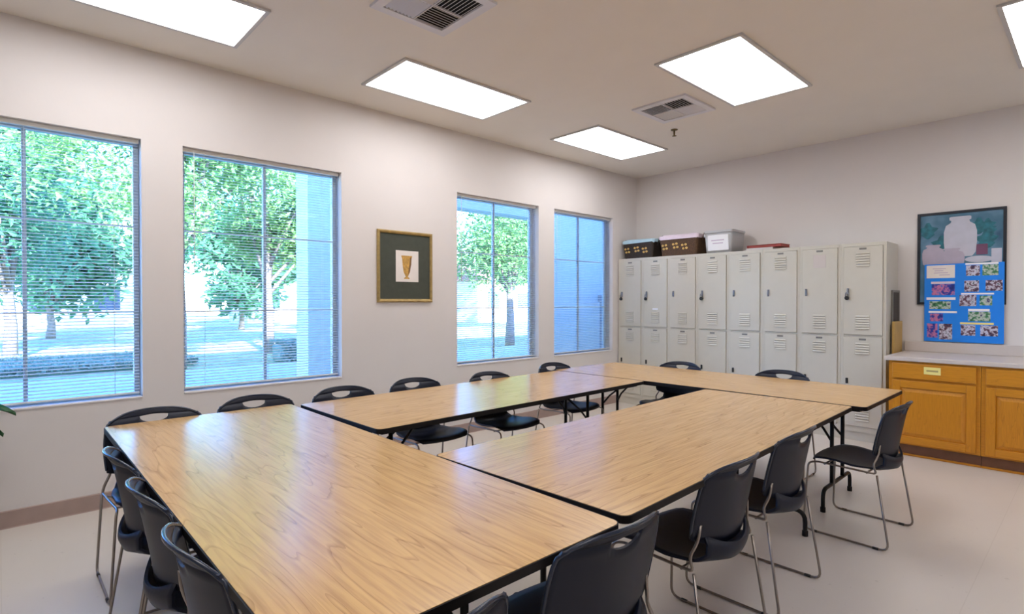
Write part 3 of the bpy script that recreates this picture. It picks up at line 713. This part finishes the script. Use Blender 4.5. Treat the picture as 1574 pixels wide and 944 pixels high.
# ------------------------------------------------------------------ base cabinets
CY, CZ = 5.79, .832
units = [(3.145, .63), (3.776, .63), (4.407, .63), (5.038, .63)]
clab = ['honey oak base cabinet with yellow label on its drawer, next to the lockers', 'honey oak base cabinet cut by the right edge of the picture', 'honey oak base cabinet, third from the lockers', 'honey oak base cabinet, fourth from the lockers']
for i, (x0, wd) in enumerate(units):
    e = empty('base_cabinet', (x0, CY, 0), label=clab[i], cat='cabinet', group='honey oak base cabinets')
    b = MB(); b.box(.001, wd-.001, .02, YB-CY-.004, .105, CZ)
    b.box(.001, .03, 0, .02, .105, CZ); b.box(wd-.03, wd-.001, 0, .02, .105, CZ); b.box(.03, wd-.03, 0, .02, CZ-.02, CZ); b.box(.03, wd-.03, 0, .02, .655, .69); b.box(.03, wd-.03, 0, .02, .105, .13)
    b.build('carcass', M['cab'], e)
    MB().box(.001, wd-.001, .045, .07, .001, .105).build('toe_kick', M['toe'], e)
    MB().box(.001, wd-.001, .034, .045, .001, .018).build('shoe_moulding', M['cab'], e)
    dr = MB().bbox(.028, wd-.028, -.019, -.001, .682, .815, .006, 2).build('drawer_front', M['cab'], e)
    if i == 0:
        lb = MB().bbox(-.058, .058, -.0012, .0008, -.031, .031, .0005, 1).build('drawer_label', M['label'], dr, loc=(.315, -.0205, .762))
        MB().box(-.04, .04, -.0018, -.0012, -.007, .007).build('label_lettering', M['ink2'], e, loc=(.315, -.0205, .762))
    d = empty('door', (0, 0, 0)); d.parent = e
    x_0, x_1, z0, z1 = .028, wd-.028, .118, .664; sw = .062
    for (a, b_, c, d_) in ((x_0, x_0+sw, z0, z1), (x_1-sw, x_1, z0, z1)):
        s = MB().bbox(z0, z1, -.019, -.001, -sw/2, sw/2, .004, 2).data('stile', M['cab'])
        inst('stile', s, d, ((a+b_)/2, 0, 0), (0, -PI/2, 0))
    for (c, d_) in ((z0, z0+sw), (z1-sw, z1)): MB().bbox(x_0+sw, x_1-sw, -.019, -.001, c, d_, .003, 2).build('rail', M['cab'], d)
    mb = MB(); a0, a1, c0, c1 = x_0+sw, x_1-sw, z0+sw, z1-sw; q = .035
    O = [(a0, c0), (a1, c0), (a1, c1), (a0, c1)]; I = [(a0+q, c0+q), (a1-q, c0+q), (a1-q, c1-q), (a0+q, c1-q)]
    # raised panel with its grain upright: built lying along local x, then stood up
    mb.v += [(c_, -.005, -a_) for a_, c_ in O]+[(c_, -.017, -a_) for a_, c_ in I]
    for k in range(4): j = (k+1) % 4; mb.f.append((k, j, 4+j, 4+k)); mb.sm.append(False)
    mb.f.append((4, 5, 6, 7)); mb.sm.append(False)
    inst('raised_panel', mb.data('raised_panel', M['cab']), d, (0, 0, 0), (0, -PI/2, 0))
e = empty('countertop', (3.115, CY-.03, CZ), label='pale laminate countertop with low backsplash on the oak cabinets', cat='countertop')
MB().bbox(0, 2.58, 0, YB-CY+.028, 0.0005, .038, .006, 3).build('counter_slab', M['counter'], e)
MB().bbox(0, 2.58, YB-CY+.008, YB-CY+.028, .038, .135, .004, 2).build('backsplash', M['counter'], e)

# ------------------------------------------------------------------ pictures on the walls
e = empty('framed_picture', (0, 2.779, 1.674), label='gilt framed goblet print with dark green mount on the window wall', cat='picture')
hy, hz = .297, .329
mb = MB(); O = [(-hy, -hz), (hy, -hz), (hy, hz), (-hy, hz)]
def rect_in(q): return [(-hy+q, -hz+q), (hy-q, -hz+q), (hy-q, hz-q), (-hy+q, hz-q)]
lev = [(0, .001), (0, .014), (.012, .024), (.026, .018), (.03, .008)]
for q, h in lev: mb.v += [(h, *p) for p in rect_in(q)]
for r_ in range(len(lev)-1):
    for k in range(4): j = (k+1) % 4; mb.f.append((r_*4+k, r_*4+j, r_*4+4+j, r_*4+4+k)); mb.sm.append(False)
mb.build('frame', M['gold'], e)
MB().box(.002, .008, -hy+.028, hy-.028, -hz+.028, hz-.028).build('mount', M['matb'], e)
py0, py1, pz0, pz1 = -.105, .14, -.14, .15
pr = MB().box(.008, .0088, py0, py1, pz0, pz1).build('print', M['cream'], e)
gob = [(-.03, -.112), (.03, -.112), (.028, -.102), (.012, -.094), (.016, -.082), (.034, -.05), (.046, .02), (.05, .075), (.058, .095), (.058, .104), (-.058, .104), (-.058, .095), (-.05, .075), (-.046, .02), (-.034, -.05), (-.016, -.082), (-.012, -.094), (-.028, -.102)]
MB().prism([(p[0]+.012, p[1]) for p in gob], .0088, .0092, axis='x').build('printed_goblet', M['goblet'], pr)
MB().prism([(.024, -.08), (.042, -.05), (.06, .02), (.064, .09), (.048, .09), (.04, .02), (.03, -.04)], .0092, .0095, axis='x').build('printed_goblet_side', M['gobletd'], pr)

e = empty('framed_poster', (3.535, YB, 1.757), label='black framed poster of pale stoneware jars above the counter', cat='poster')
px, pz = .322, .434
MB().ring(-px, px, -pz, pz, .022, -.02, -.001, axis='y').build('frame', M['pframe'], e)
bg = MB().box(-px+.022, px-.022, -.008, -.002, -pz+.022, pz-.022).build('print', M['pbg'], e)
def jar(cx, z0, w_, h_, m, k):
    pr_ = [(.36, 0), (.46, .10), (.5, .35), (.5, .62), (.44, .78), (.29, .85), (.27, .90), (.33, .92), (.33, .985), (.28, 1)]
    pts = [(cx+a*w_, z0+b*h_) for a, b in pr_]+[(cx-a*w_, z0+b*h_) for a, b in reversed(pr_)]
    MB().prism(pts, -.0086-k*.0004, -.008, axis='y').build('printed_jar', m, bg)
rnd = random.Random(3)
for k in range(9):
    cx, cz, r_ = rnd.choice((-.2, -.12, -.24, .2, .16))+rnd.uniform(-.03, .03), rnd.uniform(.1, .33), rnd.uniform(.03, .07)
    MB().prism([(cx+r_*(1+.3*math.sin(5*a))*math.cos(a), cz+r_*math.sin(a)*(1+.25*math.cos(4*a))) for a in [2*PI*j/22 for j in range(22)]], -.0082-k*.00006, -.008, axis='y').build('printed_foliage', M['pleaf'], bg)
jar(0, .011, .24, .37, M['pjar'], 2); jar(-.2, -.07, .17, .2, M['pjar2'], 3); jar(-.062, -.085, .19, .175, M['pjar2'], 4)
MB().box(.115, .195, -.0085, -.008, .02, .115).build('printed_pot', M['pred'], bg)
MB().box(.22, .29, -.0085, -.008, -.06, .07).build('printed_box', M['pjar'], bg)
MB().prism([(.135+.10*math.cos(2*PI*j/24), -.02+.03*math.sin(2*PI*j/24)) for j in range(24)], -.0094, -.008, axis='y').build('printed_plate', M['pjar'], bg)

BX0, BX1, BZ0, BZ1 = 3.272, 3.846, .975, 1.702
e = empty('photo_board', (BX0, YB-.022, BZ0), label='bright blue board of small snapshots covering the lower half of the poster', cat='photo board')
W_, H_ = BX1-BX0, BZ1-BZ0
MB().bbox(0, W_, -.005, 0, 0, H_, .001, 1).build('board', M['blue'], e)
def flat(nm, m, u0, u1, v0, v1, k=1):
    c = ((u0+u1)/2*W_, -.005, (1-(v0+v1)/2)*H_); a, b_ = (u1-u0)/2*W_, (v1-v0)/2*H_
    return MB().box(-a, a, -.0006*k, 0, -b_, b_).build(nm, m, e, loc=c)
cd_ = flat('title_card', M['cream'], .03, .40, .015, .18)
for j, (p, q) in enumerate(((-.06, .04), (-.045, .02), (-.05, .055), (-.01, .07))): MB().box(p, q, -.001, -.0006, .025-.02*j, .032-.02*j).build('card_lettering', M['ink'], cd_)
for j, (m, r_) in enumerate((('ph1', (.54, .71, .03, .16)), ('ph2', (.74, .93, .025, .16)), ('ph1', (.52, .70, .22, .36)), ('ph1', (.78, .98, .22, .35)), ('ph1', (.46, .67, .40, .54)), ('ph2', (.71, .86, .41, .53)),
                             ('ph2', (.57, .84, .61, .73)), ('ph1', (.48, .66, .78, .91)), ('ph1', (.72, .93, .78, .91)), ('ph3', (.10, .40, .26, .40)), ('ph2', (.07, .35, .48, .58)), ('ph3', (.08, .25, .64, .74)), ('ph3', (.04, .18, .77, .95)), ('ph1', (.20, .37, .77, .97)))):
    flat('snapshot', M[m], *r_)
for r_, m in (((.03, .41, .43, .46), 'paper'), ((.06, .43, .605, .63), 'paper'), ((.53, .93, .0, .022), 'paper'), ((.48, .88, .375, .395), 'paper'), ((.47, .88, .745, .77), 'label'), ((.57, .83, .575, .605), 'paper'), ((.09, .4, .225, .255), 'linp')):
    flat('caption_strip', M[m], *r_)

# ------------------------------------------------------------------ potted plant just past the left edge
e = empty('potted_plant', (.42, -.285, 0), label='green leafy houseplant peeking in at the left edge below the window', cat='plant')
MB().lathe([(.11, 0), (.12, .02), (.155, .28), (.165, .30), (.165, .32), (.15, .32), (.14, .27)], seg=24).build('pot', M['pot'], e)
MB().lathe([(.142, .25), (.142, .272)], seg=24).build('soil', M['soil'], e)
rnd = random.Random(12)
def leaf_blade(L, wd):
    def fn(i, j):
        s = i/7; t = -1+j*.5
        wv = wd*math.sin(PI*min(1, s*.96+.03))**.8
        return (L*s, t*wv, .18*L*s-.55*L*s*s+.02*abs(t))
    return shell(fn, 8, 5, .0015).data('leaf', M['leafp'])
LD = [leaf_blade(.2, .05), leaf_blade(.16, .042)]
st = MB()
for k in range(26):
    a = 2*PI*k/26*5.03; h = .70+.32*rnd.random(); r_ = .05+.10*rnd.random()
    p = (r_*math.cos(a), r_*math.sin(a), h)
    MB().tube([(.02*math.cos(a), .02*math.sin(a), .27), (p[0]*.5, p[1]*.5, h*.75), p], .004, 5).build('stem', M['leafp'], e)
    inst('leaf', LD[k % 2], e, p, (rnd.uniform(-.3, .3), rnd.uniform(-.2, .5), a+rnd.uniform(-.3, .3)))
